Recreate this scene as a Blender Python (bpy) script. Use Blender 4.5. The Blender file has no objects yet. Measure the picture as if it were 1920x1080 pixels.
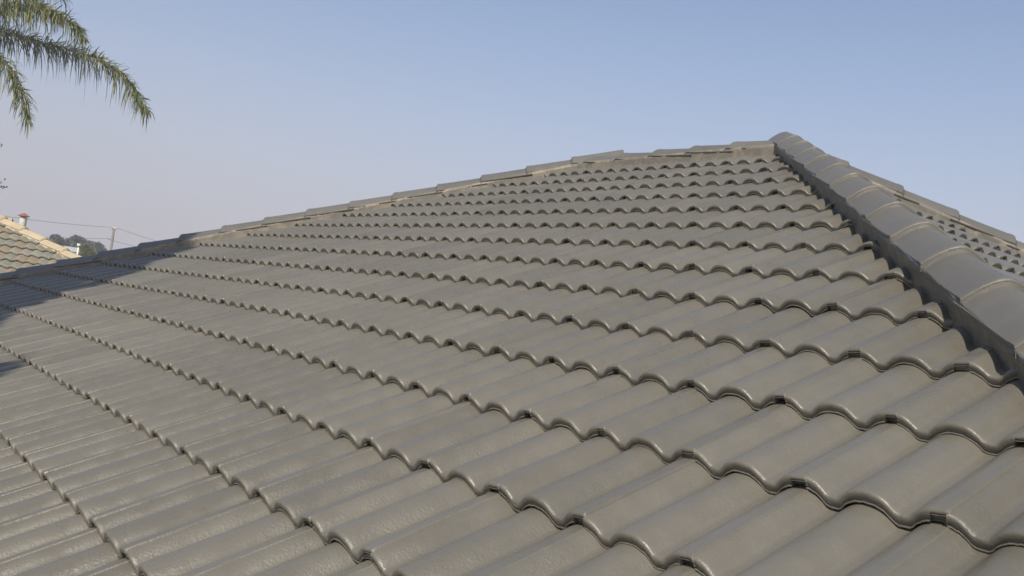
import bpy, bmesh, math, random
import numpy as np
from mathutils import Matrix, Vector

random.seed(7)
rng = np.random.default_rng(11)
PI = math.pi
sc = bpy.context.scene
col = sc.collection

# ------------------------------------------------------------------ camera
TH = math.radians(25.0)                    # roof pitch
WV = 0.15                                  # width of one wave
GA = 2.3547 * WV                           # course gauge
CT, ST, TN = math.cos(TH), math.sin(TH), math.tan(TH)
Rp = np.array([[0.61049732, 0.76580364, -0.20208368],
               [0.05294861, -0.29404202, -0.95432475],
               [-0.79024646, 0.57191265, -0.2200601]])
tp = np.array([13.36822044, -6.76591602, 44.80380625]) * WV
T = np.array([[1, 0, 0], [0, CT, -ST], [0, ST, CT]])
CAM = T @ (-Rp.T @ tp)
Rw = Rp @ T.T                              # world -> camera (x right, y down, z forward)
FPX = 1743.58
cam = bpy.data.cameras.new('camera')
cam.sensor_width = 36.0
cam.lens = FPX / 1920 * 36.0
cam.clip_start = 0.05
cam.clip_end = 6000
co = bpy.data.objects.new('camera', cam)
col.objects.link(co)
M = Matrix([[Rw[0, 0], -Rw[1, 0], -Rw[2, 0], CAM[0]],
            [Rw[0, 1], -Rw[1, 1], -Rw[2, 1], CAM[1]],
            [Rw[0, 2], -Rw[1, 2], -Rw[2, 2], CAM[2]],
            [0, 0, 0, 1]])
co.matrix_world = M
sc.camera = co

def ray(px, py):
    d = Rw.T @ np.array([(px - 960) / FPX, (py - 540) / FPX, 1.0])
    return d                                # depth 1 along the view axis
def at(px, py, depth):
    return CAM + ray(px, py) * depth
def project(p):
    c = Rw @ (np.asarray(p) - CAM)
    return 960 + FPX * c[0] / c[2], 540 + FPX * c[1] / c[2], c[2]

# ------------------------------------------------------------------ sky and sun
SUN_EL = math.radians(45)
SUN_AZ = math.atan2(0.67, -0.742)            # compass style: sin -> x, cos -> y
SUN = Vector((math.sin(SUN_AZ) * math.cos(SUN_EL), math.cos(SUN_AZ) * math.cos(SUN_EL), math.sin(SUN_EL)))
HAZE_STOPS = [(0.0, 0.92), (0.60, 0.0), (0.06, 0.88), (0.12, 0.74), (0.19, 0.52), (0.27, 0.30), (0.36, 0.16)]
HAZE_COL = (3.62, 3.34, 3.74)
w = bpy.data.worlds.new('World')
sc.world = w
w.use_nodes = True
nt = w.node_tree
bg = nt.nodes['Background']
sky = nt.nodes.new('ShaderNodeTexSky')
sky.sky_type = 'NISHITA'
sky.sun_disc = False
sky.sun_elevation = SUN_EL
sky.sun_rotation = SUN_AZ
sky.air_density = 1.0
sky.dust_density = 1.0
sky.ozone_density = 2.4
# haze low over the horizon, the same all the way round
tc = nt.nodes.new('ShaderNodeTexCoord'); sx = nt.nodes.new('ShaderNodeSeparateXYZ')
nt.links.new(tc.outputs['Generated'], sx.inputs['Vector'])
hr = nt.nodes.new('ShaderNodeValToRGB')
for i, (p, v) in enumerate(HAZE_STOPS):
    e = hr.color_ramp.elements[i] if i < 2 else hr.color_ramp.elements.new(p)
    e.position = p; e.color = (v, v, v, 1)
nt.links.new(sx.outputs['Z'], hr.inputs['Fac'])
hm = nt.nodes.new('ShaderNodeMix'); hm.data_type = 'RGBA'
nt.links.new(hr.outputs['Color'], hm.inputs[0])
nt.links.new(sky.outputs['Color'], hm.inputs[6])
hm.inputs[7].default_value = (*HAZE_COL, 1)
nt.links.new(hm.outputs[2], bg.inputs['Color'])
bg.inputs['Strength'].default_value = 0.115
sl = bpy.data.lights.new('sun', 'SUN')
sl.energy = 4.2
sl.angle = math.radians(0.5)
sl.color = (1.0, 0.93, 0.82)
so = bpy.data.objects.new('sun', sl)
so.rotation_euler = SUN.to_track_quat('Z', 'Y').to_euler()
so.location = (0, 0, 30)
col.objects.link(so)
sc.view_settings.view_transform = 'Standard'
sc.view_settings.look = 'None'
sc.view_settings.gamma = 1.0
sc.view_settings.exposure = 0.33
sc.view_settings.use_curve_mapping = False

# ------------------------------------------------------------------ helpers
def tag(o, label=None, cat=None, group=None, kind=None):
    if label: o['label'] = label
    if cat: o['category'] = cat
    if group: o['group'] = group
    if kind: o['kind'] = kind
    return o
def empty(name, loc=(0, 0, 0)):
    o = bpy.data.objects.new(name, None)
    o.location = loc
    o.empty_display_size = 0.2
    col.objects.link(o)
    return o
def parent(o, p):
    if p is not None:
        o.parent = p
        pl = Matrix.Identity(4)
        q = p
        m = Matrix.Identity(4)
        while q is not None:
            m = q.matrix_basis @ q.matrix_parent_inverse if False else Matrix.Translation(q.location) @ q.rotation_euler.to_matrix().to_4x4() @ Matrix.Diagonal(q.scale).to_4x4() @ m if q.parent is None else m
            q = q.parent
        o.matrix_parent_inverse = m.inverted()
    return o
def obj(name, verts, faces, mats, par=None, smooth=False, fm=None):
    me = bpy.data.meshes.new(name)
    me.from_pydata([tuple(v) for v in verts], [], faces)
    if not isinstance(mats, (list, tuple)): mats = [mats]
    for m in mats: me.materials.append(m)
    if fm is not None: me.polygons.foreach_set('material_index', fm)
    if smooth: me.polygons.foreach_set('use_smooth', [True] * len(me.polygons))
    me.update()
    o = bpy.data.objects.new(name, me)
    col.objects.link(o)
    return parent(o, par)
class MB:
    def __init__(s): s.v = []; s.f = []; s.m = []
    def add(s, v, f, m=0):
        b = len(s.v)
        s.v.extend([tuple(map(float, q)) for q in v])
        s.f.extend([tuple(b + i for i in q) for q in f])
        s.m.extend([m] * len(f))
    def box(s, c, d, ax=None, m=0):
        c = np.array(c, float); d = np.array(d, float) / 2
        A = np.eye(3) if ax is None else np.array(ax, float)
        v = [c + A.T @ (d * np.array(q)) for q in ((-1,-1,-1),(1,-1,-1),(1,1,-1),(-1,1,-1),(-1,-1,1),(1,-1,1),(1,1,1),(-1,1,1))]
        s.add(v, [(0,3,2,1),(4,5,6,7),(0,1,5,4),(1,2,6,5),(2,3,7,6),(3,0,4,7)], m)
    def tube(s, pts, rad, n=8, m=0, cap=True):
        pts = [np.array(p, float) for p in pts]
        if not hasattr(rad, '__len__'): rad = [rad] * len(pts)
        rings = []
        for i, p in enumerate(pts):
            d = pts[min(i + 1, len(pts) - 1)] - pts[max(i - 1, 0)]
            d = d / (np.linalg.norm(d) + 1e-9)
            a = np.cross(d, [0.3, 0.1, 1.0]); 
            if np.linalg.norm(a) < 1e-3: a = np.cross(d, [1, 0, 0])
            a /= np.linalg.norm(a); b = np.cross(d, a)
            rings.append([p + rad[i] * (math.cos(2*PI*k/n) * a + math.sin(2*PI*k/n) * b) for k in range(n)])
        v = [q for r in rings for q in r]
        f = [(i*n+k, i*n+(k+1)%n, (i+1)*n+(k+1)%n, (i+1)*n+k) for i in range(len(pts)-1) for k in range(n)]
        if cap:
            f.append(tuple(range(n))[::-1]); f.append(tuple((len(pts)-1)*n + k for k in range(n)))
        s.add(v, f, m)
    def build(s, name, mats, par=None, smooth=False):
        return obj(name, s.v, s.f, mats, par, smooth, s.m)

def mat(name, base=(0.5, 0.5, 0.5), rough=0.6, spec=0.5):
    m = bpy.data.materials.new(name)
    m.use_nodes = True
    n = m.node_tree.nodes; l = m.node_tree.links
    b = n['Principled BSDF']
    b.inputs['Base Color'].default_value = (*base, 1)
    b.inputs['Roughness'].default_value = rough
    b.inputs['Specular IOR Level'].default_value = spec
    return m, n, l, b
def N(n, t, **k):
    q = n.new(t)
    for a, v in k.items():
        if a in q.inputs.keys(): q.inputs[a].default_value = v
        else: setattr(q, a, v)
    return q
def noise(n, l, scale, detail=3, rough=0.5, vec=None):
    q = n.new('ShaderNodeTexNoise')
    q.inputs['Scale'].default_value = scale
    q.inputs['Detail'].default_value = detail
    q.inputs['Roughness'].default_value = rough
    if vec is not None: l.new(vec, q.inputs['Vector'])
    return q
def ramp(n, l, src, stops):
    r = n.new('ShaderNodeValToRGB')
    e = r.color_ramp.elements
    while len(e) < len(stops): e.new(0.5)
    for i, (p, c) in enumerate(stops):
        e[i].position = p
        e[i].color = (*c, 1) if hasattr(c, '__len__') else (c, c, c, 1)
    l.new(src, r.inputs['Fac'])
    return r
def mix(n, l, fac, a, b, mode='MIX'):
    q = n.new('ShaderNodeMix'); q.data_type = 'RGBA'; q.blend_type = mode
    for s, v in ((0, fac), (6, a), (7, b)):
        if isinstance(v, (int, float)): q.inputs[s].default_value = v
        elif isinstance(v, tuple): q.inputs[s].default_value = (*v, 1)
        else: l.new(v, q.inputs[s])
    return q.outputs[2]
def bumps(n, l, b, pairs):
    prev = None
    for src, st, dist in pairs:
        q = n.new('ShaderNodeBump')
        q.inputs['Strength'].default_value = st
        q.inputs['Distance'].default_value = dist
        l.new(src, q.inputs['Height'])
        if prev: l.new(prev, q.inputs['Normal'])
        prev = q.outputs['Normal']
    l.new(prev, b.inputs['Normal'])

def painted(name, c1, c2, rough, worn=None, wornfac=0.0, grain=0.0032, wscale=9):
    m, n, l, b = mat(name)
    geo = n.new('ShaderNodeNewGeometry')
    pos = geo.outputs['Position']
    big = noise(n, l, 1.1, 3, 0.55, pos)
    med = noise(n, l, 11, 4, 0.6, pos)
    fine = noise(n, l, 130, 4, 0.7, pos)
    c = mix(n, l, ramp(n, l, big.outputs['Fac'], [(0.3, 0.0), (0.7, 1.0)]).outputs['Color'], c1, c2)
    dirt = ramp(n, l, med.outputs['Fac'], [(0.35, 0.95), (0.62, 1.02)])
    c = mix(n, l, 1.0, c, dirt.outputs['Color'], 'MULTIPLY')
    info = n.new('ShaderNodeObjectInfo')
    mr = N(n, 'ShaderNodeMapRange'); mr.inputs['To Min'].default_value = 0.91; mr.inputs['To Max'].default_value = 1.08
    l.new(info.outputs['Random'], mr.inputs['Value'])
    c = mix(n, l, 1.0, c, mr.outputs['Result'], 'MULTIPLY')
    if worn:
        wn = noise(n, l, wscale, 5, 0.65, pos)
        wr = ramp(n, l, wn.outputs['Fac'], [(0.5 - wornfac * 0.2, 0.0), (0.62 - wornfac * 0.2, 1.0)])
        c = mix(n, l, wr.outputs['Color'], c, worn)
    l.new(c, b.inputs['Base Color'])
    rr = ramp(n, l, med.outputs['Fac'], [(0.3, max(rough - 0.08, 0)), (0.7, rough + 0.10)])
    l.new(rr.outputs['Color'], b.inputs['Roughness'])
    b.inputs['Specular IOR Level'].default_value = 0.5
    patch = noise(n, l, 5.5, 3, 0.6, pos)
    pr_ = ramp(n, l, patch.outputs['Fac'], [(0.36, 0.30), (0.62, 1.0)])
    fh = n.new('ShaderNodeMath'); fh.operation = 'MULTIPLY'
    l.new(fine.outputs['Fac'], fh.inputs[0]); l.new(pr_.outputs['Color'], fh.inputs[1])
    bumps(n, l, b, [(fh.outputs[0], 0.7, grain), (med.outputs['Fac'], 0.25, 0.003)])
    return m

M_TILE = painted('tile_paint', (0.124, 0.114, 0.091), (0.141, 0.129, 0.104), 0.32)
M_CAP = painted('cap_paint', (0.118, 0.109, 0.092), (0.130, 0.121, 0.103), 0.46, grain=0.0016)
M_POINT = painted('cap_pointing', (0.082, 0.075, 0.060), (0.100, 0.091, 0.072), 0.6, grain=0.003)
M_MORT = painted('painted_mortar', (0.135, 0.122, 0.100), (0.165, 0.148, 0.120), 0.55, worn=(0.23, 0.198, 0.146), wornfac=0.2, grain=0.003)
M_MORT_SHADE = painted('shade_toned_painted_mortar', (0.090, 0.085, 0.072), (0.130, 0.120, 0.100), 0.5, worn=(0.15, 0.135, 0.105), wornfac=0.0, wscale=16, grain=0.003)  # painted mortar on the right hip's shaded side, shade put into its darker colour
M_DECK, *_ = mat('roof_underlay', (0.02, 0.018, 0.016), 0.9)

def flat(name, c1, c2, scale=6, rough=0.8, bump=0.01, bs=None):
    m, n, l, b = mat(name, rough=rough)
    geo = n.new('ShaderNodeNewGeometry')
    q = noise(n, l, scale, 5, 0.6, geo.outputs['Position'])
    l.new(mix(n, l, ramp(n, l, q.outputs['Fac'], [(0.3, 0.0), (0.7, 1.0)]).outputs['Color'], c1, c2), b.inputs['Base Color'])
    bumps(n, l, b, [((noise(n, l, bs or scale * 6, 4, 0.6, geo.outputs['Position'])).outputs['Fac'], 0.5, bump)])
    return m
M_WALL = flat('plaster_wall', (0.50, 0.45, 0.37), (0.58, 0.53, 0.45), 3)
M_FASCIA = flat('painted_fascia', (0.20, 0.18, 0.16), (0.24, 0.22, 0.20), 3)
M_GROUND = flat('dry_grass', (0.10, 0.10, 0.05), (0.19, 0.16, 0.10), 0.6, 0.95, 0.05, 4)

# ------------------------------------------------------------------ ground
ZG = -5.75
g = 3000
o = obj('ground', [(-g, -g, ZG), (g, -g, ZG), (g, g, ZG), (-g, g, ZG)], [(0, 1, 2, 3)], M_GROUND)
tag(o, kind='structure')

# ------------------------------------------------------------------ our house
XR = 0.0; XL = -2.21                       # ends of the short ridge
S_E = 20 * GA + 0.05                       # slope length to the eave
YE = S_E * CT; ZE = -S_E * ST
house = empty('house', ((XL + XR) / 2, 0, ZG))
tag(house, 'large house with grey brown wavy tiled roof filling the view, capped hips and short ridge', 'house')

dn = -0.095 / CT                           # underlay lies below the tile crests
ex0, ex1 = XL - YE, XR + YE
V = [(ex0, -YE, ZE + dn), (ex1, -YE, ZE + dn), (ex1, YE, ZE + dn), (ex0, YE, ZE + dn), (XL, 0, dn), (XR, 0, dn)]
roof = obj('roof', V, [(0, 1, 5, 4), (1, 2, 5), (2, 3, 4, 5), (3, 0, 4)], M_DECK, house)
b_ = MB()
i0 = 0.45
x0, x1, yy = ex0 + i0, ex1 - i0, YE - i0
zt = ZE - 0.16
b_.add([(x0, -yy, ZG), (x1, -yy, ZG), (x1, yy, ZG), (x0, yy, ZG), (x0, -yy, zt), (x1, -yy, zt), (x1, yy, zt), (x0, yy, zt)],
       [(0, 1, 5, 4), (1, 2, 6, 5), (2, 3, 7, 6), (3, 0, 4, 7)])
b_.build('wall', M_WALL, house)
b_ = MB()
for a, c in (((ex0, -YE), (ex1, -YE)), ((ex1, -YE), (ex1, YE)), ((ex1, YE), (ex0, YE)), ((ex0, YE), (ex0, -YE))):
    c0 = ((a[0] + c[0]) / 2, (a[1] + c[1]) / 2, ZE + dn - 0.10)
    L = abs(a[0] - c[0]) + abs(a[1] - c[1])
    d = (L + 0.026, 0.025, 0.18) if a[1] == c[1] else (0.025, L - 0.03, 0.18)
    b_.box(c0, d)
b_.build('fascia', M_FASCIA, house)
soff = MB()
soff.add([(ex0, -YE, zt - 0.03), (ex1, -YE, zt - 0.03), (ex1, YE, zt - 0.03), (ex0, YE, zt - 0.03)], [(0, 3, 2, 1)])
soff.build('soffit', M_FASCIA, house)

# ---- one double roman tile. local: x across, y up the slope, z off the plane of the crests
AMP = 0.0305
STEP = 0.0305
JX = 0.016
def wave(x):
    u = np.abs((np.asarray(x) + WV / 2) % WV - WV / 2)
    return -AMP + AMP * np.maximum(1 - (u / 0.060) ** 2.35, 0.0) ** 0.92 + 0.004 * np.clip((u - 0.06) / 0.015, -0.35, 0) ** 2
def strip(mb, xs, raise_, bottom, s_off, vs, rs_extra=0.0, LO=False, smax=0.41, under=0.03):
    # rows from underneath the nose over its rounded lip and up the slope
    nose = [(under, 'b'), (0.004, 'b'), (0.0003, 'c'), (0.0006, 'd'), (0.0048, 'e'), (0.0012, 'f'), (0.0, -0.0085), (0.0012, -0.0045), (0.0038, -0.0018), (0.0075, -0.0005), (0.013, 0.0)]
    if LO: nose = [(0.02, 'b'), (0.0, 'b'), (0.0, -0.008), (0.003, -0.003), (0.012, 0.0)]
    body = [0.06, 0.15, 0.25, 0.33, smax] if not LO else [0.15, smax]
    V = []
    xs = np.asarray(xs)
    so = s_off(xs)
    bo = bottom(xs)
    ra = raise_(xs)
    wz = wave(xs)
    for s, d in nose:
        if isinstance(d, str):
            dd = bo * {'b': 1.0, 'c': 0.965, 'd': 0.84, 'e': 0.80, 'f': 0.70}[d] + (0.0005 * np.sin(xs * 330 + bo * 9000) if d in 'def' else 0)
        else:
            dd = np.maximum(d, bo * 0.9)
        V.append(np.c_[xs, s + so, wz + ra + dd - STEP * s / GA])
    for s in body:
        V.append(np.c_[xs, np.full_like(xs, s), wz + ra - STEP * s / GA])
    n = len(xs)
    F = []
    for r in range(len(V) - 1):
        for k in range(n - 1):
            F.append((r*n+k, r*n+k+1, (r+1)*n+k+1, (r+1)*n+k))
    base = len(mb.v)
    mb.add(np.concatenate(V), F)
    return base, n, len(V)
def tile_mesh(seed, lo=False):
    r = np.random.default_rng(seed)
    mb = MB()
    ph = r.uniform(0, 6.28, 6); am = r.uniform(0.2, 1.0, 6)
    def soff(x):
        return 0.0007 * (am[0]*np.sin(60*x+ph[0]) + am[1]*np.sin(170*x+ph[1]) + 0.7*am[2]*np.sin(410*x+ph[2]))
    def bot(x):
        q = -0.0286 + 0.0009 * (am[3]*np.sin(95*x+ph[3]) + am[4]*np.sin(300*x+ph[4]))
        return q
    wl = r.uniform(0.012, 0.030)               # how far left of the joint the lap opens
    gap = r.uniform(0.0012, 0.0040)
    rec = r.choice([0.001, 0.003, 0.006, 0.012, 0.025])
    x0, x1 = JX - 0.0012, 0.3 + JX
    n = 13 if lo else 43
    xs = np.linspace(x0, x1 - 0.0005, n)
    xs = np.unique(np.r_[xs, 0.3 - wl, 0.3 - wl + 0.0015])
    rs = lambda x: 0.0034 * np.clip((x - 0.296) / 0.018, 0, 1)
    jag = lambda x: 0.0012 * np.sin(900 * x + ph[5])
    b = lambda x: np.where(x > 0.3 - wl + 0.001, -0.0145 + jag(x), bot(x))
    base, nn, rows = strip(mb, xs, rs, b, soff, None, LO=lo)
    # outer edge of the overlap: a small drop down to the neighbour
    V = []
    for k in range(1, rows):
        p = mb.v[base + k * nn + nn - 1]
        V.append(p)
    m_ = len(V)
    V += [(p[0] + 0.0012, p[1], p[2] - 0.0012) for p in V[:m_]]
    V += [(p[0] + 0.0040, p[1], p[2] - 0.0080) for p in V[:m_]]
    mb.add(V, [(i, m_ + i, m_ + i + 1, i + 1) for i in range(m_ - 1)] + [(m_ + i, 2*m_ + i, 2*m_ + i + 1, m_ + i + 1) for i in range(m_ - 1)])
    # left edge of the body standing above the underlap
    V = [mb.v[base + k * nn] for k in range(1, rows)]
    m_ = len(V)
    V += [(p[0] - 0.0003, p[1], p[2] - 0.0075) for p in V[:m_]]
    mb.add(V, [(i, i + 1, m_ + i + 1, m_ + i) for i in range(m_ - 1)])
    xs = np.linspace(-wl - 0.004, JX + 0.001, 4 if lo else 7)
    d = 0.0112 + gap
    strip(mb, xs, lambda x: -d + 0 * x, lambda x: bot(x) + d, lambda x: soff(x) + rec * np.clip((JX - x) / 0.012, 0, 1), None, LO=lo)
    me = bpy.data.meshes.new('roof_tile')
    me.from_pydata(mb.v, [], mb.f)
    me.materials.append(M_TILE)
    me.polygons.foreach_set('use_smooth', [True] * len(me.polygons))
    me.update()
    return me
HI = [tile_mesh(100 + i) for i in range(9)]
LOW = [tile_mesh(200 + i, True) for i in range(4)]

MA = Matrix([[1, 0, 0, 0], [0, CT, -ST, 0], [0, ST, CT, 0], [0, 0, 0, 1]])
# end face: its x runs along world +y, its y up towards -x
MBm = Matrix([[0, -CT, ST, 0], [1, 0, 0, 0], [0, ST, CT, 0], [0, 0, 0, 1]])
HL = 1.0 / CT                               # slope advance per metre of eave on a 45 degree hip
def tile_entries():
    out = []
    for face, m in (('A', MA), ('B', MBm)):
        for r in range(0, 21):
            s = -r * GA
            # extent of this course between its two hips
            lo_, hi_ = (XL + s * CT - 0.42, XR - s * CT + 0.42) if face == 'A' else (s * CT - 0.42, -s * CT + 0.42)
            if face == 'B' and r > 17: continue
            k0 = math.floor(lo_ / 0.3); k1 = math.ceil(hi_ / 0.3)
            for k in range(k0, k1 + 1):
                x = k * 0.3
                if x + 0.32 < lo_ + 0.42 - 0.36 or x > hi_ - 0.42 + 0.0: continue
                out.append((face, m, r, x, s))
    return out
def inset(face, x, s):
    """distance (eave-wise) inside the two hip lines; negative is outside"""
    if face == 'A': return min(x - (XL + s * CT), (XR - s * CT) - x)
    return min(x - s * CT, -s * CT - x)
CUTIN = 0.02
ents = []
for face, m, r, x, s in tile_entries():
    cs = [(x - 0.02, s), (x + 0.32, s), (x - 0.02, s + 0.4), (x + 0.32, s + 0.4)]
    ins = [inset(face, a, b) for a, b in cs]
    topcut = s + 0.4 > -0.06
    if max(ins) < CUTIN + 0.02: continue
    cut = min(ins) < CUTIN or topcut
    # visibility and size in the picture
    pts = [m @ Vector((x + a, s + b, 0)) for a, b in ((0, 0), (0.3, 0), (0.3, GA), (0, GA))]
    pj = [project(p) for p in pts]
    if min(p[2] for p in pj) < 0.05: vis, area = False, 0.0
    else:
        area = 0.5 * abs(sum(pj[i][0] * pj[(i+1) % 4][1] - pj[(i+1) % 4][0] * pj[i][1] for i in range(4)))
        vis = any(-40 < p[0] < 1960 and 0 < p[1] < 1120 for p in pj)
        if face == 'B':
            # hidden behind the near hip
            cx = m @ Vector((x + 0.15, s + 0.2, 0))
            if cx.x < 0.15: vis = vis and True
    ents.append(dict(face=face, m=m, r=r, x=x, s=s, cut=cut, vis=vis, area=area if vis else 0.0))
for e in ents:
    if e['face'] == 'B':
        # near-hip side of the end face is behind the caps unless seen from above the hip
        e['area'] *= 0.6
order = sorted(ents, key=lambda e: -e['area'])
for i, e in enumerate(order): e['solo'] = i < 300 and e['area'] > 0
rowoff = {}
def place(e):
    rr = random.Random((1 if e['face'] == 'A' else 2) * 1000003 + e['r'] * 7919 + round(e['x'] * 100) * 31)
    key = (e['face'], e['r'])
    if key not in rowoff: rowoff[key] = (rr.uniform(-.003, .003), rr.uniform(0, 6.28))
    wob = rowoff[key][0] + 0.003 * math.sin(e['x'] * 1.3 + rowoff[key][1])
    L = Matrix.Translation((e['x'] + rr.uniform(-.0007, .0007), e['s'] + wob + rr.uniform(-.0022, .0022), rr.uniform(0, .0012) + (0.0022 if rr.random() < 0.12 else 0)))
    return e['m'] @ L @ Matrix.Rotation(rr.uniform(-.0035, .0035), 4, 'Z') @ Matrix.Rotation(rr.uniform(-.002, .003), 4, 'Y'), rr
def cut_mesh(me, Mx, face):
    """trim a tile along the hips and ridge; returns a mesh in its own local frame, or None"""
    bm = bmesh.new(); bm.from_mesh(me)
    inv = Mx.inverted(); n3 = inv.to_3x3()
    planes = []
    q = 0.7071
    k = CUTIN
    if face == 'A':
        planes += [((XL, 0, 0), (-q, q, 0), k), ((XR, 0, 0), (q, q, 0), k), ((0, -0.05, 0), (0, 1, 0), 0)]
    else:
        planes += [((XR, 0, 0), (-q, -q, 0), k), ((XR, 0, 0), (-q, q, 0), k)]
    for p, nrm, off in planes:
        nv = Vector(nrm)
        pp = Vector(p) - nv * (off * q)
        bmesh.ops.bisect_plane(bm, geom=bm.verts[:] + bm.edges[:] + bm.faces[:], plane_co=inv @ pp,
                               plane_no=(Mx.to_3x3().transposed() @ nv).normalized(), clear_outer=True, dist=1e-6)
    if len(bm.faces) < 3: bm.free(); return None
    out = bpy.data.meshes.new('roof_tile'); bm.to_mesh(out); bm.free()
    out.materials.clear(); out.materials.append(M_TILE)
    return out
rest = bmesh.new()
nsolo = 0
for e in ents:
    Mx, rr = place(e)
    if e['solo']:
        me = HI[rr.randrange(len(HI))]
        if e['cut']:
            me = cut_mesh(me, Mx, e['face'])
            if me is None: continue
        o = bpy.data.objects.new('roof_tile', me)
        col.objects.link(o)
        parent(o, roof)
        o.matrix_world = Mx
        o.matrix_basis = Mx
        o.parent = roof
        o.matrix_parent_inverse = Matrix.Translation(-Vector(house.location))
        nsolo += 1
    else:
        me = (HI if e['area'] > 250 else LOW)[rr.randrange(4)]
        if e['cut']:
            me = cut_mesh(me, Mx, e['face'])
            if me is None: continue
        tmp = me.copy(); tmp.transform(Mx)
        rest.from_mesh(tmp)
        bpy.data.meshes.remove(tmp)
me = bpy.data.meshes.new('roof_tiling')
rest.to_mesh(me); rest.free()
me.materials.clear(); me.materials.append(M_TILE)
me.polygons.foreach_set('use_smooth', [True] * len(me.polygons))
o = bpy.data.objects.new('roof_tiling', me); col.objects.link(o)
parent(o, roof)
o['kind'] = 'stuff'
print('tiles', len(ents), 'solo', nsolo)

# the parts under an empty whose location is not the origin keep world coordinates
def fix(o):
    o.matrix_parent_inverse = Matrix.Translation(-Vector(house.location))
for o in list(house.children): fix(o)
for o in list(roof.children): o.matrix_parent_inverse = Matrix.Identity(4)
# roof has identity basis and sits in world coordinates, so its children need no correction

# ---- ridge and hip caps
def cap_mesh(hw, H, seed, exposure=0.42, tilt=0.020, m_over=0.05):
    r = np.random.default_rng(seed)
    mb = MB()
    nu = 19
    us = np.linspace(-1, 1, nu)
    def sec(hwf, zf):
        return [(u * hw * hwf, H * (1 - abs(u) ** 1.6) + zf) for u in us]
    L = exposure + m_over
    ts = [(-0.002, -0.010, 1.00), (-0.003, -0.004, 1.0), (0.001, 0.001, 1.0), (0.006, 0.003, 1.0), (0.012, 0.0035, 1.0), (0.035, 0.0035, 1.0), (0.05, 0.001, 0.995)] + [(t, 0.0, 0.985) for t in (0.15, 0.28, L)]
    V = []
    for t, dz, f in ts:
        for (x, z) in sec(f, dz - tilt * t / exposure):
            V.append((x, t, z + 0.0008 * r.standard_normal() * (1 if t < 0.02 else 0.4)))
    F = [(i*nu+k, i*nu+k+1, (i+1)*nu+k+1, (i+1)*nu+k) for i in range(len(ts)-1) for k in range(nu-1)]
    mb.add(V, F, 0)
    # long lower edges have thickness
    for sgn, k in ((-1, 0), (1, nu - 1)):
        E = [V[i*nu+k] for i in range(len(ts))]
        E2 = [(p[0] - sgn * 0.002, p[1], p[2] - 0.012) for p in E]
        E3 = [(p[0] - sgn * 0.02, p[1], p[2] - 0.012) for p in E]
        n = len(E)
        if sgn > 0: mb.add(E + E2 + E3, [(i, n+i, n+i+1, i+1) for i in range(n-1)] + [(n+i, 2*n+i, 2*n+i+1, n+i+1) for i in range(n-1)], 0)
        else: mb.add(E + E2 + E3, [(i, i+1, n+i+1, n+i) for i in range(n-1)] + [(n+i, n+i+1, 2*n+i+1, 2*n+i) for i in range(n-1)], 0)
    # mortar pointing under the lower end, sloping down on to the next cap
    rows = [(-0.001, -0.0065), (-0.005, -0.010), (-0.012, -0.0155), (-0.018 , -0.024)]
    V = []
    for j, (t, dz) in enumerate(rows):
        for (x, z) in sec(1.0, dz + 0.001):
            a = r.standard_normal() * (0.0022 if j else 0.0006)
            V.append((x, t + a * 1.2, z + (a * 0.6 if j < 3 else 0)))
    n = nu
    mb.add(V, [(i*n+k, i*n+k+1, (i+1)*n+k+1, (i+1)*n+k)[::-1] for i in range(len(rows)-1) for k in range(n-1)], 1)
    me = bpy.data.meshes.new('ridge_cap')
    me.from_pydata(mb.v, [], mb.f)
    me.materials.append(M_CAP); me.materials.append(M_POINT)
    me.polygons.foreach_set('material_index', mb.m)
    me.polygons.foreach_set('use_smooth', [True] * len(me.polygons))
    me.update()
    return me
CAPS_S = [cap_mesh(0.118, 0.078, 300 + i) for i in range(4)]
CAPS_R = [cap_mesh(0.116, 0.075, 320 + i, exposure=0.412, tilt=0.014) for i in range(5)]
CAPS_F = [cap_mesh(0.118, 0.078, 340 + i, exposure=0.41) for i in range(3)]
def place_cap(me, p, up, rr):
    """p: centre line point under the lower end; up: unit vector towards the upper end"""
    u = Vector(up).normalized()
    x = u.cross(Vector((0, 0, 1))).normalized()
    z = x.cross(u).normalized()
    R = Matrix((x, u, z)).transposed().to_4x4()
    R = R @ Matrix.Rotation(rr.uniform(-.012, .012), 4, 'Z') @ Matrix.Rotation(rr.uniform(-.015, .015), 4, 'Y')
    o = bpy.data.objects.new('ridge_cap', me)
    col.objects.link(o)
    o.parent = roof
    o.matrix_basis = Matrix.Translation(Vector(p) + Vector((0, 0, rr.uniform(-.002, .002)))) @ R
    return o
def hipdir(dx, dy):
    v = Vector((dx, dy, -TN)); return v.normalized()
rr = random.Random(5)
dL, dR, dF, dK = hipdir(-1, -1), hipdir(1.02, -1), hipdir(1, 1), hipdir(-1, 1)
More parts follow.
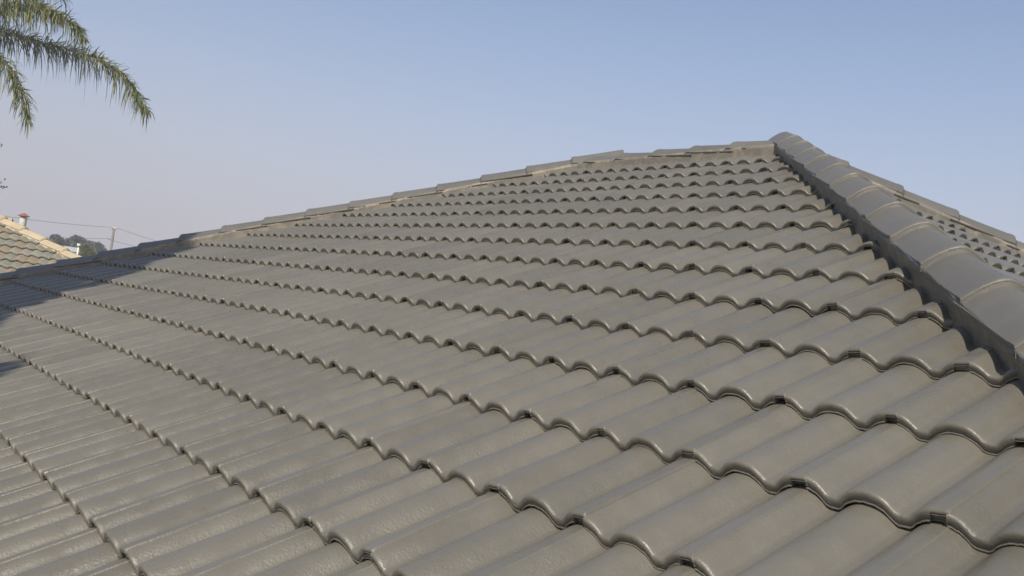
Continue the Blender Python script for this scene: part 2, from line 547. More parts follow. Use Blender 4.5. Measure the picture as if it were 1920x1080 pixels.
# base height of a cap edge above the hip line: (distance down the hip) -> height
hL = lambda t: 0.000 + 0.016 * math.exp(-((t - 3.4) / 1.1) ** 2)
hR = lambda t: 0.033 + 0.011 * min(1, max(0, (t - 0.5) / 1.8)) - 0.0105 * min(2.4, max(0, t - 2.6))
hF = lambda t: 0.0
for i in range(24):
    t = 0.10 + 0.421 * i
    if t > 10.4: break
    place_cap(CAPS_S[i % 4], Vector((XL, 0, hL(t))) + dL * t, -dL, rr)
for i in range(25):
    t = 0.20 + 0.412 * i
    if t > 9.2: break
    place_cap(CAPS_R[i % 5], Vector((XR, 0, hR(t))) + dR * t, -dR, rr)
for i in range(12):
    t = 0.42 + 0.41 * i
    place_cap(CAPS_F[i % 3], Vector((XR, 0, hF(t))) + dF * t, -dF, rr)
for i in range(6):
    x = XL + 0.22 + 0.40 * i - 0.1
    if x > XR - 0.15: break
    place_cap(CAPS_S[(i + 1) % 4], (x, 0, -0.018 + 0.004 * i), (1, 0, 0.008), rr)

# ---- mortar bedding under the caps: irregular walls that meet the waves of the tiles
def bedding(p0, d, L, side, off, hfun, depth, flare, seed, t0=0.0, m=None):
    mm = m or M_MORT
    r = np.random.default_rng(seed)
    n = int(L / 0.02)
    d = np.array(d); side = np.array(side, float); side /= np.linalg.norm(side)
    rows = [(0.0, -0.010), (0.004, 0.0), (0.2, 0.4), (0.45, 0.95), (1.0, 1.0)]
    nz = [np.convolve(r.standard_normal(n + 9), np.ones(5) / 5, 'same')[:n + 1] for _ in rows]
    V = []
    for j, (fr, fl) in enumerate(rows):
        for i in range(n + 1):
            t = t0 + i * 0.02
            p = np.array(p0) + d * t + side * (off + flare * fl + ((0.0035 if j < 4 else 0.008) * nz[j][i] if j > 1 else 0) - (0.02 if j == 0 else 0)) + np.array([0, 0, hfun(t) - 0.004 - depth * fr])
            V.append(p)
    k_ = n + 1
    F = [(j*k_+i, j*k_+i+1, (j+1)*k_+i+1, (j+1)*k_+i) for j in range(len(rows)-1) for i in range(n)]
    return obj('mortar_bedding', V, F, mm, roof, smooth=True)
q = 1
P0L, P0R = (XL, 0, 0), (XR, 0, 0)
sH = lambda f, a=0.010: (lambda t: f(t) - a)
bedding(P0L, dL, 10.3, (1, -1, 0), 0.1165, sH(hL, 0.001), 0.14, -0.010, 1)
bedding(P0L, dL, 10.3, (-1, 1, 0), 0.108, sH(hL), 0.13, 0.006, 2)
bedding(P0R, dR, 9.3, (-1, -1, 0), 0.1150, sH(hR, 0.003), 0.17, -0.028, 3, m=M_MORT_SHADE)
bedding(P0R, dR, 9.3, (1, 1, 0), 0.100, sH(hR), 0.17, 0.006, 4)
bedding(P0R, dF, 5.2, (1, -1, 0), 0.1165, sH(hF, 0.001), 0.13, -0.010, 5)
bedding(P0R, dF, 5.2, (-1, 1, 0), 0.108, sH(hF), 0.12, 0.006, 6)
bedding((XL, 0, 0), (1, 0, 0), XR - XL, (0, -1, 0), 0.1165, lambda t: -0.013 + 0.01 * t, 0.13, -0.006, 7)
bedding((XL, 0, 0), (1, 0, 0), XR - XL, (0, 1, 0), 0.106, lambda t: -0.03, 0.12, 0.008, 8)
for o in roof.children: o.matrix_parent_inverse = Matrix.Identity(4)

# ------------------------------------------------------------------ foliage helpers
def leafmat(name, stops, scale, trans=0.25, rough=0.55):
    m, n, l, b = mat(name, rough=rough, spec=0.3)
    geo = n.new('ShaderNodeNewGeometry')
    q = noise(n, l, scale, 4, 0.7, geo.outputs['Position'])
    c = ramp(n, l, q.outputs['Fac'], stops).outputs['Color']
    l.new(c, b.inputs['Base Color'])
    t = n.new('ShaderNodeBsdfTranslucent'); l.new(c, t.inputs['Color'])
    ms = n.new('ShaderNodeMixShader'); ms.inputs[0].default_value = trans
    l.new(b.outputs[0], ms.inputs[1]); l.new(t.outputs[0], ms.inputs[2])
    l.new(ms.outputs[0], n['Material Output'].inputs['Surface'])
    return m
M_BARK = flat('bark', (0.13, 0.11, 0.09), (0.21, 0.18, 0.15), 5, 0.9, 0.02)
M_FROND = leafmat('palm_leaf', [(0.30, (0.045, 0.065, 0.03)), (0.44, (0.09, 0.115, 0.035)), (0.55, (0.18, 0.185, 0.045)), (0.66, (0.30, 0.25, 0.10)), (0.75, (0.45, 0.37, 0.22))], 5.5)
M_RACHIS = flat('palm_rachis', (0.20, 0.18, 0.07), (0.30, 0.25, 0.12), 8, 0.6)
M_GUM = leafmat('grey_green_leaf', [(0.3, (0.12, 0.135, 0.105)), (0.5, (0.17, 0.18, 0.145)), (0.7, (0.22, 0.20, 0.17))], 0.5, 0.4)
M_LIME = leafmat('yellow_green_leaf', [(0.3, (0.12, 0.145, 0.045)), (0.5, (0.19, 0.20, 0.065)), (0.7, (0.26, 0.24, 0.10))], 0.9, 0.4)
M_DARKLEAF = leafmat('dark_green_leaf', [(0.3, (0.03, 0.045, 0.02)), (0.7, (0.07, 0.09, 0.035))], 1.5)

def leaves(mb, centres, radii, n, size, seed, squash=1.0):
    """many leaf-sized faces scattered through several ellipsoids, thinner towards the middle"""
    r = np.random.default_rng(seed)
    C = np.array(centres); Q = np.array(radii)
    wt = Q ** 2; wt = wt / wt.sum()
    idx = r.choice(len(C), n, p=wt)
    d = r.standard_normal((n, 3)); d /= np.linalg.norm(d, axis=1)[:, None]
    rad = Q[idx] * np.cbrt(r.uniform(0.25, 1.0, n)) * r.uniform(0.85, 1.08, n)
    p = C[idx] + d * rad[:, None] * np.array([1, 1, squash])
    a = r.standard_normal((n, 3)); a /= np.linalg.norm(a, axis=1)[:, None]
    b = np.cross(a, r.standard_normal((n, 3))); b /= np.linalg.norm(b, axis=1)[:, None]
    s = size * r.uniform(0.6, 1.3, n)
    a = a * s[:, None]; b = b * (s * 0.5)[:, None]
    V = np.stack([p - a, p - b * 0.9, p + a, p + b], 1).reshape(-1, 3)
    F = [(4*i, 4*i+1, 4*i+2, 4*i+3) for i in range(n)]
    mb.add(V, F)

def tree(name, label, cat, base, crowns, radii, n, size, leafm, seed, tr=0.22, group=None, squash=0.9):
    t = empty(name, tuple(base))
    tag(t, label, cat, group)
    b = MB()
    top = np.array(crowns).mean(0)
    mid = np.array(base) * 0.45 + top * 0.55 + np.array([0.2, 0.1, 0]) * tr * 4
    b.tube([base, np.array(base) * 0.7 + mid * 0.3, mid, top], [tr, tr * 0.8, tr * 0.6, tr * 0.3], 8)
    for c, q in zip(crowns, radii):
        c = np.array(c); s0 = mid * 0.75 + top * 0.25
        b.tube([s0, (s0 + c) / 2 + np.array([0, 0, 0.15 * q]), c + np.array([0, 0, 0.3 * q])], [tr * 0.42, tr * 0.25, tr * 0.08], 6)
    o = b.build('trunk', M_BARK, t, True); o.matrix_parent_inverse = Matrix.Translation(-Vector(base))
    m = MB(); leaves(m, crowns, radii, n, size, seed, squash)
    o = m.build('crown', leafm, t); o.matrix_parent_inverse = Matrix.Translation(-Vector(base))
    return t

# ------------------------------------------------------------------ palm at the left edge
def leaflets(mb, pts, L0, n, seed, width=0.030, hang=1.0):
    r = np.random.default_rng(seed)
    pts = np.array(pts)
    seg = np.linalg.norm(np.diff(pts, axis=0), axis=1); cum = np.r_[0, np.cumsum(seg)]
    tot = cum[-1]
    for i in range(n):
        q = (i + r.uniform(0, 1)) / n
        s = q * tot
        k = min(np.searchsorted(cum, s, side='right') - 1, len(seg) - 1)
        f = (s - cum[k]) / seg[k]
        p = pts[k] * (1 - f) + pts[k + 1] * f
        t = (pts[k + 1] - pts[k]) / seg[k]
        side = np.cross(t, [0, 0, 1]); side /= np.linalg.norm(side)
        up = np.cross(side, t)
        a = r.choice([-1, 1]) * r.uniform(0.1, 1.0)
        up_amt = r.normal(0.30, 0.75)
        d = side * a + up * up_amt + t * r.uniform(0.3, 0.9)
        d /= np.linalg.norm(d)
        L = L0 * (0.55 + 0.6 * math.sin(PI * min(q * 0.9 + 0.08, 1))) * r.uniform(0.5, 1.2)
        if r.uniform() < 0.16: L *= 0.7; droop = r.uniform(0.0, 0.4)
        else: droop = r.uniform(0.35, 1.65) * hang
        P = []
        for u in (0, 0.3, 0.6, 0.85, 1.0):
            P.append(p + L * (d * (u - 0.35 * u * u * min(droop, 1.3)) + np.array([0, 0, -1]) * droop * 0.75 * u * u))
        wv = np.cross(d, [0, 0, 1]) + 0.6 * r.standard_normal(3); wv /= np.linalg.norm(wv)
        ws = [0.5, 1.0, 0.9, 0.5, 0.05]
        V = []
        for pp, w_ in zip(P, ws):
            V += [pp - wv * width * 0.5 * w_, pp + wv * width * 0.5 * w_]
        mb.add(V, [(2*j, 2*j+1, 2*j+3, 2*j+2) for j in range(4)])
def smooth_path(P, n=26):
    P = [np.array(p, float) for p in P]
    Q = [2 * P[0] - P[1]] + P + [2 * P[-1] - P[-2]]
    out = []
    m = len(P) - 1
    for i in range(n + 1):
        t = i / n * m; k = min(int(t), m - 1); f = t - k
        p0, p1, p2, p3 = Q[k:k+4]
        out.append(0.5 * ((2*p1) + (-p0+p2)*f + (2*p0-5*p1+4*p2-p3)*f*f + (-p0+3*p1-3*p2+p3)*f**3))
    return out
PD = 24.0
crown0 = at(-190, 40, PD)
palm = empty('palm_tree', (crown0[0], crown0[1], ZG))
tag(palm, 'tall palm with arching feathery yellow green fronds reaching in at the upper left corner', 'palm tree')
def pal(o): o.matrix_parent_inverse = Matrix.Translation(-Vector(palm.location)); return o
b_ = MB()
zz = np.linspace(ZG, crown0[2] - 0.1, 14)
b_.tube([(crown0[0] + 0.12 * math.sin(z * 0.3), crown0[1], z) for z in zz], [0.27 - 0.006 * i + (0.05 if i == 0 else 0) for i in range(14)], 14)
pal(b_.build('trunk', M_BARK, palm, True))
def frond(path, L0, n, seed, hang=1.0, r0=0.028):
    P = smooth_path(path)
    mb = MB(); leaflets(mb, P, L0, n, seed, hang=hang)
    o = pal(mb.build('frond', M_FROND, palm))
    rb = MB(); rb.tube(P, [r0 * (1 - 0.85 * i / (len(P) - 1)) for i in range(len(P))], 6)
    q_ = rb.build('rachis', M_RACHIS, o, True)
    q_.matrix_parent_inverse = Matrix.Identity(4)
    return o
c0 = crown0
frond([c0, at(-70, 20, PD - .3), at(0, 14, PD - .5), at(60, 16, PD - .6), at(110, 28, PD - .7), at(140, 48, PD - .7), at(156, 72, PD - .7)], 0.62, 980, 1)
frond([c0, at(-110, -14, PD), at(-40, -16, PD - .2), at(30, -6, PD - .3), at(80, 10, PD - .4), at(112, 34, PD - .4)], 0.64, 760, 7)
frond([c0, at(-110, -60, PD), at(-40, -64, PD - .2), at(30, -44, PD - .3), at(90, -24, PD - .4), at(120, -2, PD - .4)], 0.62, 420, 8)
frond([c0, at(-70, 40, PD + .3), at(0, 58, PD + .4), at(70, 78, PD + .5), at(140, 97, PD + .5), at(195, 118, PD + .4), at(235, 150, PD + .4), at(262, 186, PD + .3), at(274, 208, PD + .3)], 0.64, 1250, 2)
frond([c0, at(-90, 60, PD - 1.0), at(-25, 85, PD - 1.4), at(12, 122, PD - 1.6), at(34, 160, PD - 1.7), at(46, 196, PD - 1.7), at(49, 228, PD - 1.7)], 0.58, 720, 3)
lf, aw, upv = Vector(Rw[0]) * -1, Vector(Rw[2]), Vector((0, 0, 1))
for i, (a, e, L) in enumerate([(10, 35, 4.0), (45, 20, 4.2), (80, 45, 3.8), (-35, 30, 4.2), (-70, 15, 3.8), (20, 70, 3.4), (-15, 5, 4.2), (60, -5, 3.8), (-50, -10, 3.8), (0, -35, 3.2)]):
    ar, er = math.radians(a), math.radians(e)
    d = np.array((lf * math.cos(ar) + aw * math.sin(ar)).normalized()) * math.cos(er) + np.array([0, 0, 1]) * math.sin(er)
    P = [c0 + d * L * u + np.array([0, 0, -1]) * 1.5 * u * u * math.cos(er) for u in (0, .25, .5, .75, 1)]
    frond(P, 0.6, 240, 20 + i)

# ------------------------------------------------------------------ tree whose twig ends touch the left edge
DT = 12.0
bz = at(-330, 300, DT)
cr = [at(-230, 330, DT), at(-300, 240, DT + .6), at(-330, 400, DT - .4), at(-200, 250, DT + .5), at(-390, 320, DT), at(-200, 390, DT + .4)]
lt = tree('tree', 'broadleaf tree beyond the left edge, only a few twig tips with small leaves showing', 'tree',
          (bz[0], bz[1], ZG), cr, [1.0, 0.9, 1.0, 0.8, 0.9, 0.8], 2600, 0.05, M_DARKLEAF, 31, 0.14)
tb = MB(); tl = MB()
r_ = np.random.default_rng(3)
for (ex, ey) in ((4, 352), (-2, 274), (-1, 340)):
    e_ = at(ex, ey, DT); s_ = at(-170, ey - 15, DT)
    tb.tube([s_, (s_ * .5 + e_ * .5) + np.array([0, 0, .06]), e_], [0.012, 0.007, 0.002], 5)
    for k in range(46):
        u = r_.uniform(0.25, 1.0) if k > 9 else 1.0
        p = s_ * (1 - u) + e_ * u + r_.standard_normal(3) * (0.018 if k < 10 else 0.05)
        a = r_.standard_normal(3); a /= np.linalg.norm(a); c = np.cross(a, r_.standard_normal(3)); c /= np.linalg.norm(c)
        tl.add([p - a * .022, p + c * .010, p + a * .022, p - c * .010], [(0, 1, 2, 3)])
for q_ in (tb.build('twig', M_BARK, lt), tl.build('leaf_spray', M_DARKLEAF, lt)): q_.matrix_parent_inverse = Matrix.Translation(-Vector(lt.location))

# ------------------------------------------------------------------ tree behind the camera whose shade falls on the left of the roof
Sv = np.array(SUN)
def toward_sun(x, s, dist):
    return np.array(MA @ Vector((x, s, -0.01))) + Sv * dist
dd = 10.0
cc = toward_sun(-5.95, -4.5, dd)
cl, cq = [], []
r_ = np.random.default_rng(9)
for k in range(15):
    a = 2 * PI * k / 15
    u1 = np.cross(Sv, [0, 0, 1]); u1 /= np.linalg.norm(u1); u2 = np.cross(Sv, u1)
    cl.append(cc + (u1 * math.cos(a) + u2 * math.sin(a)) * 1.55 + Sv * r_.uniform(-.8, .8)); cq.append(r_.uniform(.5, .62))
cl.append(cc); cq.append(1.6)
for x, s, q_ in ((-5.25, -3.35, .75), (-6.4, -3.6, .95), (-7.3, -4.5, 1.0), (-6.6, -5.2, 1.0), (-5.2, -4.4, .9), (-4.9, -3.75, .6)):
    cl.append(toward_sun(x, s, dd + .3)); cq.append(q_)
NBIG = len(cl)
for x, s, q_ in ((-3.05, -5.02, 0.24), (-3.45, -4.92, 0.25), (-1.35, -5.13, 0.17), (-1.9, -5.45, 0.26), (-2.6, -5.4, .3)):
    cl.append(toward_sun(x, s, dd - .5)); cq.append(q_)
base = (cc[0] + .6, cc[1] - .5, ZG)
shade_tree = tree('tree', 'tall leafy tree standing behind the viewer, seen only by its shadow at lower left', 'tree', base, cl, cq, 19000, 0.12, M_DARKLEAF, 40, 0.2, squash=1.0)

mb = MB(); leaves(mb, cl[NBIG:], cq[NBIG:], 3400, 0.07, 41)
mb.build('leaf_spray', M_DARKLEAF, shade_tree).matrix_parent_inverse = Matrix.Translation(-Vector(base))

# ------------------------------------------------------------------ neighbour's house
v_ = ray(80, 450); v_ = np.array([v_[0], v_[1], 0]); v_ /= np.linalg.norm(v_)
def rotcw(v, deg):
    a = math.radians(deg); return np.array([v[0] * math.cos(a) + v[1] * math.sin(a), -v[0] * math.sin(a) + v[1] * math.cos(a), 0])
NP = math.radians(19.0)
nu_ = rotcw(v_, 8); nr_ = rotcw(nu_, 90)
ND = 18.0
anchor = at(124, 464, ND)
hd = nr_ - nu_ + np.array([0, 0, -math.tan(NP)]); 
# walk up the hip until it reaches the picture position of the ridge end
tt = 0
while project(anchor - hd * tt)[0] > 4: tt += 0.02
apex = anchor - hd * tt
apex = apex - np.array([0, 0, 0.09])
nslope = nu_ * math.cos(NP) + np.array([0, 0, 1]) * math.sin(NP)
nnorm = np.cross(nr_, nslope)
NM = Matrix([[nr_[i], nslope[i], nnorm[i], apex[i]] for i in range(3)] + [[0, 0, 0, 1]])
nb_loc = (apex[0], apex[1], ZG)
nb = empty('neighbour_house', nb_loc)
tag(nb, 'neighbouring house with mottled green and orange tiled roof and cream hip caps, far left', 'house')
def nfix(o, par=None):
    if par is None: o.matrix_parent_inverse = Matrix.Translation(-Vector(nb_loc))
    else: o.matrix_parent_inverse = Matrix.Identity(4)
    return o
TWN, TGN = 0.18, 0.40
NS = 5.5; RL = 7.0                            # slope length and ridge length
he = NS * math.cos(NP)
def npt(x, s, n=0.0): return np.array(NM @ Vector((x, s, n)))
A_ = npt(0, 0, -0.05); B_ = A_ - nr_ * RL
zdrop = NS * math.sin(NP)
E1 = A_ + nr_ * he - nu_ * he - np.array([0, 0, zdrop]); E2 = A_ + nr_ * he + nu_ * he - np.array([0, 0, zdrop])
E3 = B_ - nr_ * he + nu_ * he - np.array([0, 0, zdrop]); E4 = B_ - nr_ * he - nu_ * he - np.array([0, 0, zdrop])
M_CLAYDECK = flat('weathered_roof', (0.17, 0.14, 0.09), (0.24, 0.19, 0.13), 2.5)
nroof = nfix(obj('roof', [E1, E2, E3, E4, A_, B_], [(3, 0, 4, 5), (0, 1, 4), (1, 2, 5, 4), (2, 3, 5)], M_CLAYDECK, nb))
cx_ = (E1 + E2 + E3 + E4) / 4
W4 = [cx_ + (e - cx_) * 0.92 for e in (E1, E2, E3, E4)]
nfix(obj('wall', [(*e[:2], ZG) for e in W4] + [(*e[:2], e[2] - 0.02) for e in W4], [(0,1,5,4),(1,2,6,5),(2,3,7,6),(3,0,4,7)], M_WALL, nb))
def clay(name):
    m, n, l, b = mat(name, rough=0.75, spec=0.3)
    info = n.new('ShaderNodeObjectInfo'); geo = n.new('ShaderNodeNewGeometry')
    c1 = ramp(n, l, info.outputs['Random'], [(0.0, (0.16, 0.165, 0.12)), (0.22, (0.23, 0.235, 0.19)), (0.40, (0.18, 0.15, 0.09)), (0.58, (0.25, 0.24, 0.19)), (0.74, (0.24, 0.175, 0.11)), (0.88, (0.28, 0.17, 0.10)), (1.0, (0.17, 0.165, 0.10))]).outputs['Color']
    q = noise(n, l, 9, 4, 0.7, geo.outputs['Position'])
    c2 = ramp(n, l, q.outputs['Fac'], [(0.3, (0.13, 0.13, 0.08)), (0.5, (0.24, 0.22, 0.17)), (0.7, (0.34, 0.25, 0.16))]).outputs['Color']
    l.new(mix(n, l, 0.38, c1, c2), b.inputs['Base Color'])
    bumps(n, l, b, [(q.outputs['Fac'], 0.4, 0.01)])
    return m
M_CLAY = clay('weathered_clay')
M_CREAM = flat('cream_cap', (0.36, 0.28, 0.16), (0.46, 0.38, 0.25), 4, 0.8)
M_CREAMMORT = flat('cream_mortar', (0.50, 0.43, 0.33), (0.42, 0.34, 0.24), 8, 0.9, 0.02)
def clay_tile(seed):
    r = np.random.default_rng(seed)
    xs = np.linspace(0.0, TWN - 0.010, 11)
    z = 0.016 * (0.5 + 0.5 * np.cos(2 * PI * (xs - 0.055) / TWN)) ** 1.3 - 0.012 * np.clip((xs - 0.13) / 0.04, 0, 1)
    rows = [(0.03, -0.040), (0.0, -0.040), (0.0, -0.006), (0.006, 0.0), (0.18, 0.0), (TGN + 0.03, 0.0)]
    jit = 0.004 * r.standard_normal(len(xs))
    V = [(x, s + (j if s < 0.01 else 0) + 0.03 * math.exp(-((x - 0.05) / 0.03) ** 2) * (s < 0.01), zz_ + d - 0.042 * s / TGN) for s, d in rows for x, zz_, j in zip(xs, z, jit)]
    n = len(xs)
    me = bpy.data.meshes.new('roof_tile')
    me.from_pydata(V, [], [(i*n+k, i*n+k+1, (i+1)*n+k+1, (i+1)*n+k) for i in range(len(rows)-1) for k in range(n-1)])
    me.materials.append(M_CLAY); me.polygons.foreach_set('use_smooth', [True] * len(me.polygons)); me.update()
    return me
CT_ = [clay_tile(i) for i in range(4)]
rr = random.Random(77)
cnt = 0
for r in range(0, 14):
    s = -r * TGN
    xmax = -s * math.cos(NP)
    off = TWN * 0.0
    k = math.floor((xmax - 0.16) / TWN)
    while True:
        x = k * TWN + off
        k -= 1
        p = npt(x, s)
        px, py, pz = project(p)
        if px < -230: break
        if x + 0.03 > xmax - 0.02: continue
        me = CT_[rr.randrange(4)]
        Mx = NM @ Matrix.Translation((x, s + rr.uniform(-.006, .006), rr.uniform(-.002, .004))) @ Matrix.Rotation(rr.uniform(-.02, .02), 4, 'Z')
        if x + TWN > xmax - TGN - 0.05:
            bm = bmesh.new(); bm.from_mesh(me)
            nv = Vector(nr_ + nu_).normalized(); pp = Vector(apex) - nv * 0.03
            bmesh.ops.bisect_plane(bm, geom=bm.verts[:] + bm.edges[:] + bm.faces[:], plane_co=Mx.inverted() @ pp, plane_no=(Mx.to_3x3().transposed() @ nv).normalized(), clear_outer=True, dist=1e-6)
            if len(bm.faces) < 2: bm.free(); continue
            me = bpy.data.meshes.new('roof_tile'); bm.to_mesh(me); bm.free(); me.materials.clear(); me.materials.append(M_CLAY)
        o = bpy.data.objects.new('roof_tile', me); col.objects.link(o); o.parent = nroof
        o.matrix_basis = Mx
        cnt += 1
print('clay tiles', cnt)
def ncap(seed, Lc=0.66):
    me = cap_mesh(0.135, 0.085, seed, exposure=Lc, tilt=0.035)
    me.materials.clear(); me.materials.append(M_CREAM); me.materials.append(M_CREAMMORT)
    return me
NC = [ncap(501), ncap(502)]
hdn = hd / np.linalg.norm(hd)
i = 0
t = 0.12
while t < NS * 1.35:
    o = place_cap(NC[i % 2], Vector(apex + hdn * t + np.array([0, 0, 0.0])), -hdn, rr); o.parent = nroof
    t += 0.665; i += 1
for i in range(6):
    o = place_cap(NC[i % 2], Vector(apex - nr_ * (0.50 + 0.66 * i) + np.array([0, 0, 0.0])), nr_, rr); o.parent = nroof
# mortar strip along the hip and ridge
def nbed(p0, d, L, side, seed):
    r = np.random.default_rng(seed); n = int(L / 0.04); V = []
    for fr, of in ((0.0, 0.122), (0.5, 0.135), (1.0, 0.15)):
        for i in range(n + 1):
            V.append(p0 + d * i * 0.04 + side * (of + 0.010 * r.standard_normal() * fr) + np.array([0, 0, -0.002 - 0.10 * fr]))
    m = n + 1
    o = obj('mortar_bedding', V, [(j*m+i, j*m+i+1, (j+1)*m+i+1, (j+1)*m+i) for j in range(2) for i in range(n)], M_CREAMMORT, None, True)
    o.parent = nroof
    return o
sd = -(nr_ + nu_) / np.linalg.norm(nr_ + nu_)
nbed(apex, hdn, NS * 1.3, sd, 1)
nbed(apex, hdn, NS * 1.3, -sd, 2)
nbed(apex - nr_ * RL, nr_, RL, -nu_, 3)
# flue with a small red brown cowl
M_FLUE = flat('painted_flue', (0.60, 0.60, 0.52), (0.72, 0.70, 0.62), 7, 0.7)
M_COWL = flat('rusty_cowl', (0.22, 0.07, 0.05), (0.32, 0.12, 0.09), 9, 0.7)
fl = at(40.5, 431, ND + 1.1); ftop = at(40.5, 406.5, ND + 1.1)
ftop = fl + np.array([0, 0, np.linalg.norm(ftop - fl)])
b_ = MB(); b_.tube([fl - np.array([0, 0, .5]), ftop - np.array([0, 0, .03]), ftop], [0.070, 0.070, 0.074], 20)
fo = b_.build('flue', M_FLUE, nb, True); nfix(fo)
b_ = MB()
n_ = 20
b_.tube([ftop + np.array([0, 0, 0.0]), ftop + np.array([0, 0, .045])], [0.05, 0.05], 10)
ring = [ftop + np.array([.112 * math.cos(2*PI*k/n_), .112 * math.sin(2*PI*k/n_), .022]) for k in range(n_)]
ring2 = [p - np.array([0, 0, .010]) for p in ring]
rg3 = [ftop + np.array([.03 * math.cos(2*PI*k/n_), .03 * math.sin(2*PI*k/n_), .070]) for k in range(n_)]
b_.add(ring + ring2 + rg3 + [ftop + np.array([0, 0, .085])], [(k, (k+1) % n_, n_ + (k+1) % n_, n_ + k)[::-1] for k in range(n_)] + [(k, (k+1) % n_, 2*n_ + (k+1) % n_, 2*n_ + k) for k in range(n_)] + [(2*n_ + k, 2*n_ + (k+1) % n_, 3*n_) for k in range(n_)] + [tuple(n_ + k for k in range(n_))[::-1]])
co_ = b_.build('cowl', M_COWL, fo, False); co_.matrix_parent_inverse = Matrix.Identity(4)
vp = at(145.5, 474, ND + 1.2)
b_ = MB(); b_.tube([vp - np.array([0, 0, .4]), vp + np.array([0, 0, .13])], [0.018, 0.018], 8); b_.tube([vp + np.array([0, 0, .13]), vp + np.array([0, 0, .19])], [0.038, 0.034], 8)
nfix(b_.build('vent_pipe', M_FLUE, nb, True))

# ------------------------------------------------------------------ far trees, pole and wires
def blob_tree(name, label, cat, pts, depth, size, n, m, seed, group=None, tr=0.3):
    cs = [at(x, y, depth + dz) for x, y, q, dz in pts]; rs = [q * depth / FPX for x, y, q, dz in pts]
    c = np.mean(cs, 0)
    tree(name, label, cat, (c[0], c[1], ZG), cs, rs, n, size, m, seed, tr, group)
GT = 'grey green trees on the skyline behind the neighbouring house'
blob_tree('tree', 'grey green tree rising just behind the cream hip, leftmost on the skyline', 'tree',
          [(99, 446, 5, 0), (106, 445, 5, 1), (112, 452, 7, -1), (118, 459, 7, 1), (105, 457, 9, 0), (110, 472, 14, 0), (122, 470, 8, 0)], 68, 0.17, 3600, M_GUM, 51, GT)
blob_tree('tree', 'grey green tree with knobbly crown in the middle of the skyline trees', 'tree',
          [(129, 452, 5, 0), (137, 448, 5, 1), (144, 448, 5.5, -1), (151, 450, 6, 1), (157, 455, 6, 0), (133, 462, 9, 0), (146, 462, 12, 0), (156, 466, 10, 0), (140, 476, 14, 0)], 74, 0.18, 4800, M_GUM, 52, GT)
blob_tree('tree', 'grey green tree stepping down towards the utility pole, rightmost on the skyline', 'tree',
          [(167, 457, 5, 0), (175, 459, 5, 1), (183, 460, 5, -1), (189, 463, 4.5, 0), (193, 469, 4.5, 0), (178, 470, 10, 0), (188, 477, 9, 0), (170, 476, 11, 0)], 80, 0.19, 4200, M_GUM, 53, GT)
blob_tree('bush', 'yellow green bush in front of the grey green skyline trees', 'bush',
          [(156, 464, 4.5, 0), (163, 463, 4.5, 0), (169, 467, 4.5, 0), (174, 472, 4, 0), (160, 472, 8, 0), (168, 478, 7, 0)], 52, 0.11, 3600, M_LIME, 54, None, 0.15)
M_SHED = flat('pale_metal_roof', (0.34, 0.37, 0.34), (0.42, 0.44, 0.40), 1, 0.6)
fd = 60.0
sp = at(135, 466, fd); 
rxx = np.array(lf) * -1.0; rxx[2] = 0; rxx /= np.linalg.norm(rxx); aww = np.array([v_[0], v_[1], 0])
sh = empty('shed', (sp[0], sp[1], ZG)); tag(sh, 'small pale roofed shed below the middle skyline tree, mostly hidden', 'shed')
b_ = MB(); ax = np.array([rxx, aww, [0, 0, 1]])
hh = sp[2] - 0.15 - ZG
b_.box((sp[0] + aww[0] * 1.2, sp[1] + aww[1] * 1.2, ZG + hh / 2), (0.8, 1.6, hh), ax)
o = b_.build('wall', M_WALL, sh); o.matrix_parent_inverse = Matrix.Translation(-Vector(sh.location))
b_ = MB()
for sg in (-1, 1):
    c_ = sp + aww * (1.2 + sg * 0.5)
    pl = [c_ - rxx * .55 - aww * .55 * sg * -1, c_ + rxx * .55 - aww * .55 * sg * -1]
    q0 = sp + aww * (1.2 + sg * 1.1)
    rg = sp + aww * 1.2 + np.array([0, 0, .12])
    b_.add([q0 - rxx * .5 - np.array([0, 0, .14]), q0 + rxx * .5 - np.array([0, 0, .14]), rg + rxx * .5, rg - rxx * .5, q0 - rxx * .5 - np.array([0, 0, .2]), q0 + rxx * .5 - np.array([0, 0, .2]), rg + rxx * .5 - np.array([0, 0, .06]), rg - rxx * .5 - np.array([0, 0, .06])],
           [(0,1,2,3),(7,6,5,4),(0,4,5,1),(1,5,6,2),(3,7,4,0)])
o = b_.build('roof', M_SHED, sh); o.matrix_parent_inverse = Matrix.Translation(-Vector(sh.location))

M_POLE = flat('weathered_pole', (0.15, 0.125, 0.11), (0.22, 0.19, 0.165), 3, 0.9)
M_PORC = flat('porcelain', (0.50, 0.42, 0.34), (0.6, 0.52, 0.44), 3, 0.4)
M_WIRE, *_ = mat('wire', (0.16, 0.15, 0.15), 0.6)
pd_ = 58.0
foot = at(206.5, 476, pd_); head = at(213.4, 431, pd_)
up_ = np.linalg.norm(head - foot)
ph = np.array([foot[0], foot[1], head[2]])
pole = empty('utility_pole', (ph[0], ph[1], ZG)); tag(pole, 'slender brown utility pole with insulators on top, standing beyond the hip at left', 'utility pole')
def pf(o): o.matrix_parent_inverse = Matrix.Translation(-Vector(pole.location)); return o
b_ = MB(); b_.tube([(ph[0], ph[1], ZG), (ph[0], ph[1], ZG + 3.0), tuple(ph)], [0.12, 0.105, 0.068], 12); pf(b_.build('pole', M_POLE, pole, True))
b_ = MB(); b_.box(ph + np.array([0, 0, 0.02]), (0.30, 0.09, 0.07), ax); pf(b_.build('crossarm', M_POLE, pole))
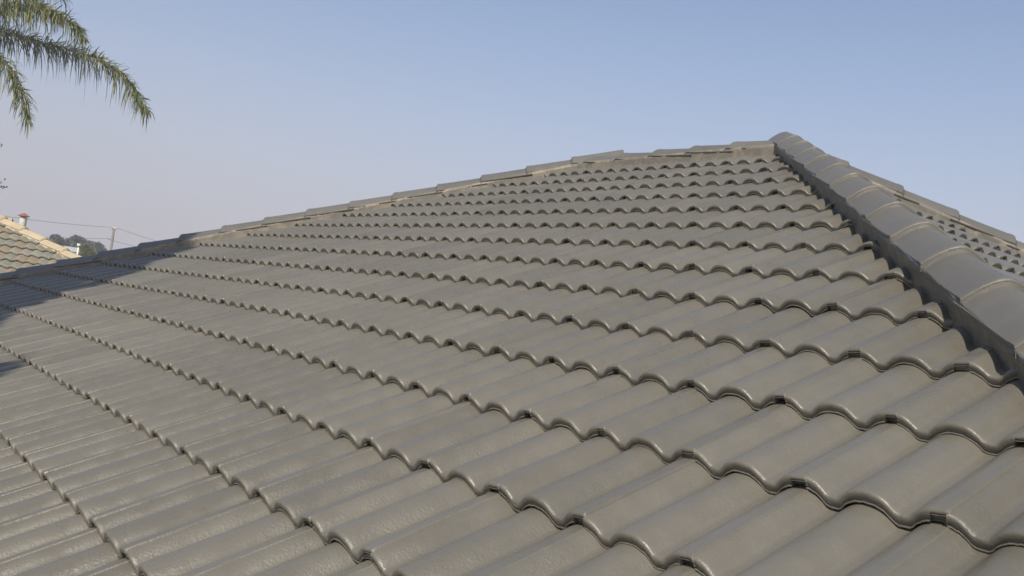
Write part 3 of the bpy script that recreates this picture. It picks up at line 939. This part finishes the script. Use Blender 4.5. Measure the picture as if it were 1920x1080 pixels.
for k in (-0.11, 0.0, 0.11):
    b_ = MB(); q_ = ph + rxx * k + np.array([0, 0, .055])
    b_.tube([q_, q_ + np.array([0, 0, .05]), q_ + np.array([0, 0, .07]), q_ + np.array([0, 0, .13])], [0.028, 0.05, 0.035, 0.04], 10); pf(b_.build('insulator', M_PORC, pole, True))
b_ = MB(); b_.tube([ph + np.array([0, 0, .05]), ph + np.array([0, 0, .30])], [0.012, 0.008], 6); pf(b_.build('spike', M_POLE, pole))
arm0 = ph - np.array([0, 0, 0.68]); arm1 = arm0 - rxx * 0.30 + np.array([0, 0, .10])
b_ = MB(); b_.tube([arm0, arm1], [0.035, 0.028], 8); pf(b_.build('bracket', M_POLE, pole))
def wire(a, b, sag, label):
    P = [a * (1 - u) + b * u - np.array([0, 0, 1]) * sag * 4 * u * (1 - u) for u in np.linspace(0, 1, 17)]
    mb = MB(); mb.tube(P, 0.0105, 5)
    o = mb.build('power_line', M_WIRE, None); tag(o, label, 'wire', 'overhead wires at the utility pole')
top = ph + np.array([0, 0, .15])
wire(top - rxx * .11, at(-60, 395, pd_ - 18), 0.10, 'thin upper wire running left from the pole top past the flue')
wire(top + rxx * .11, at(520, 520, pd_ + 26), 0.10, 'thin upper wire running right from the pole top and down behind the hip')
wire(arm1, at(-60, 432, pd_ - 18), 0.12, 'lower thin wire running left from the side bracket of the pole')
wire(arm0, at(420, 500, pd_ + 20), 0.05, 'lower thin wire running right from the pole, dropping behind the hip')

# ------------------------------------------------------------------ the hazy air
hz = MB(); hz.box((-35, 25, ZG - 1 + 10.5), (260, 260, 21))
ho = hz.build('haze', [], None)
mh = bpy.data.materials.new('haze_air'); mh.use_nodes = True
n_ = mh.node_tree.nodes; n_.remove(n_['Principled BSDF'])
pv = n_.new('ShaderNodeVolumePrincipled')
pv.inputs['Color'].default_value = (0.84, 0.86, 0.90, 1)
pv.inputs['Density'].default_value = 0.003
pv.inputs['Anisotropy'].default_value = 0.0
mh.node_tree.links.new(pv.outputs[0], n_['Material Output'].inputs['Volume'])
ho.data.materials.append(mh)
ho['kind'] = 'stuff'
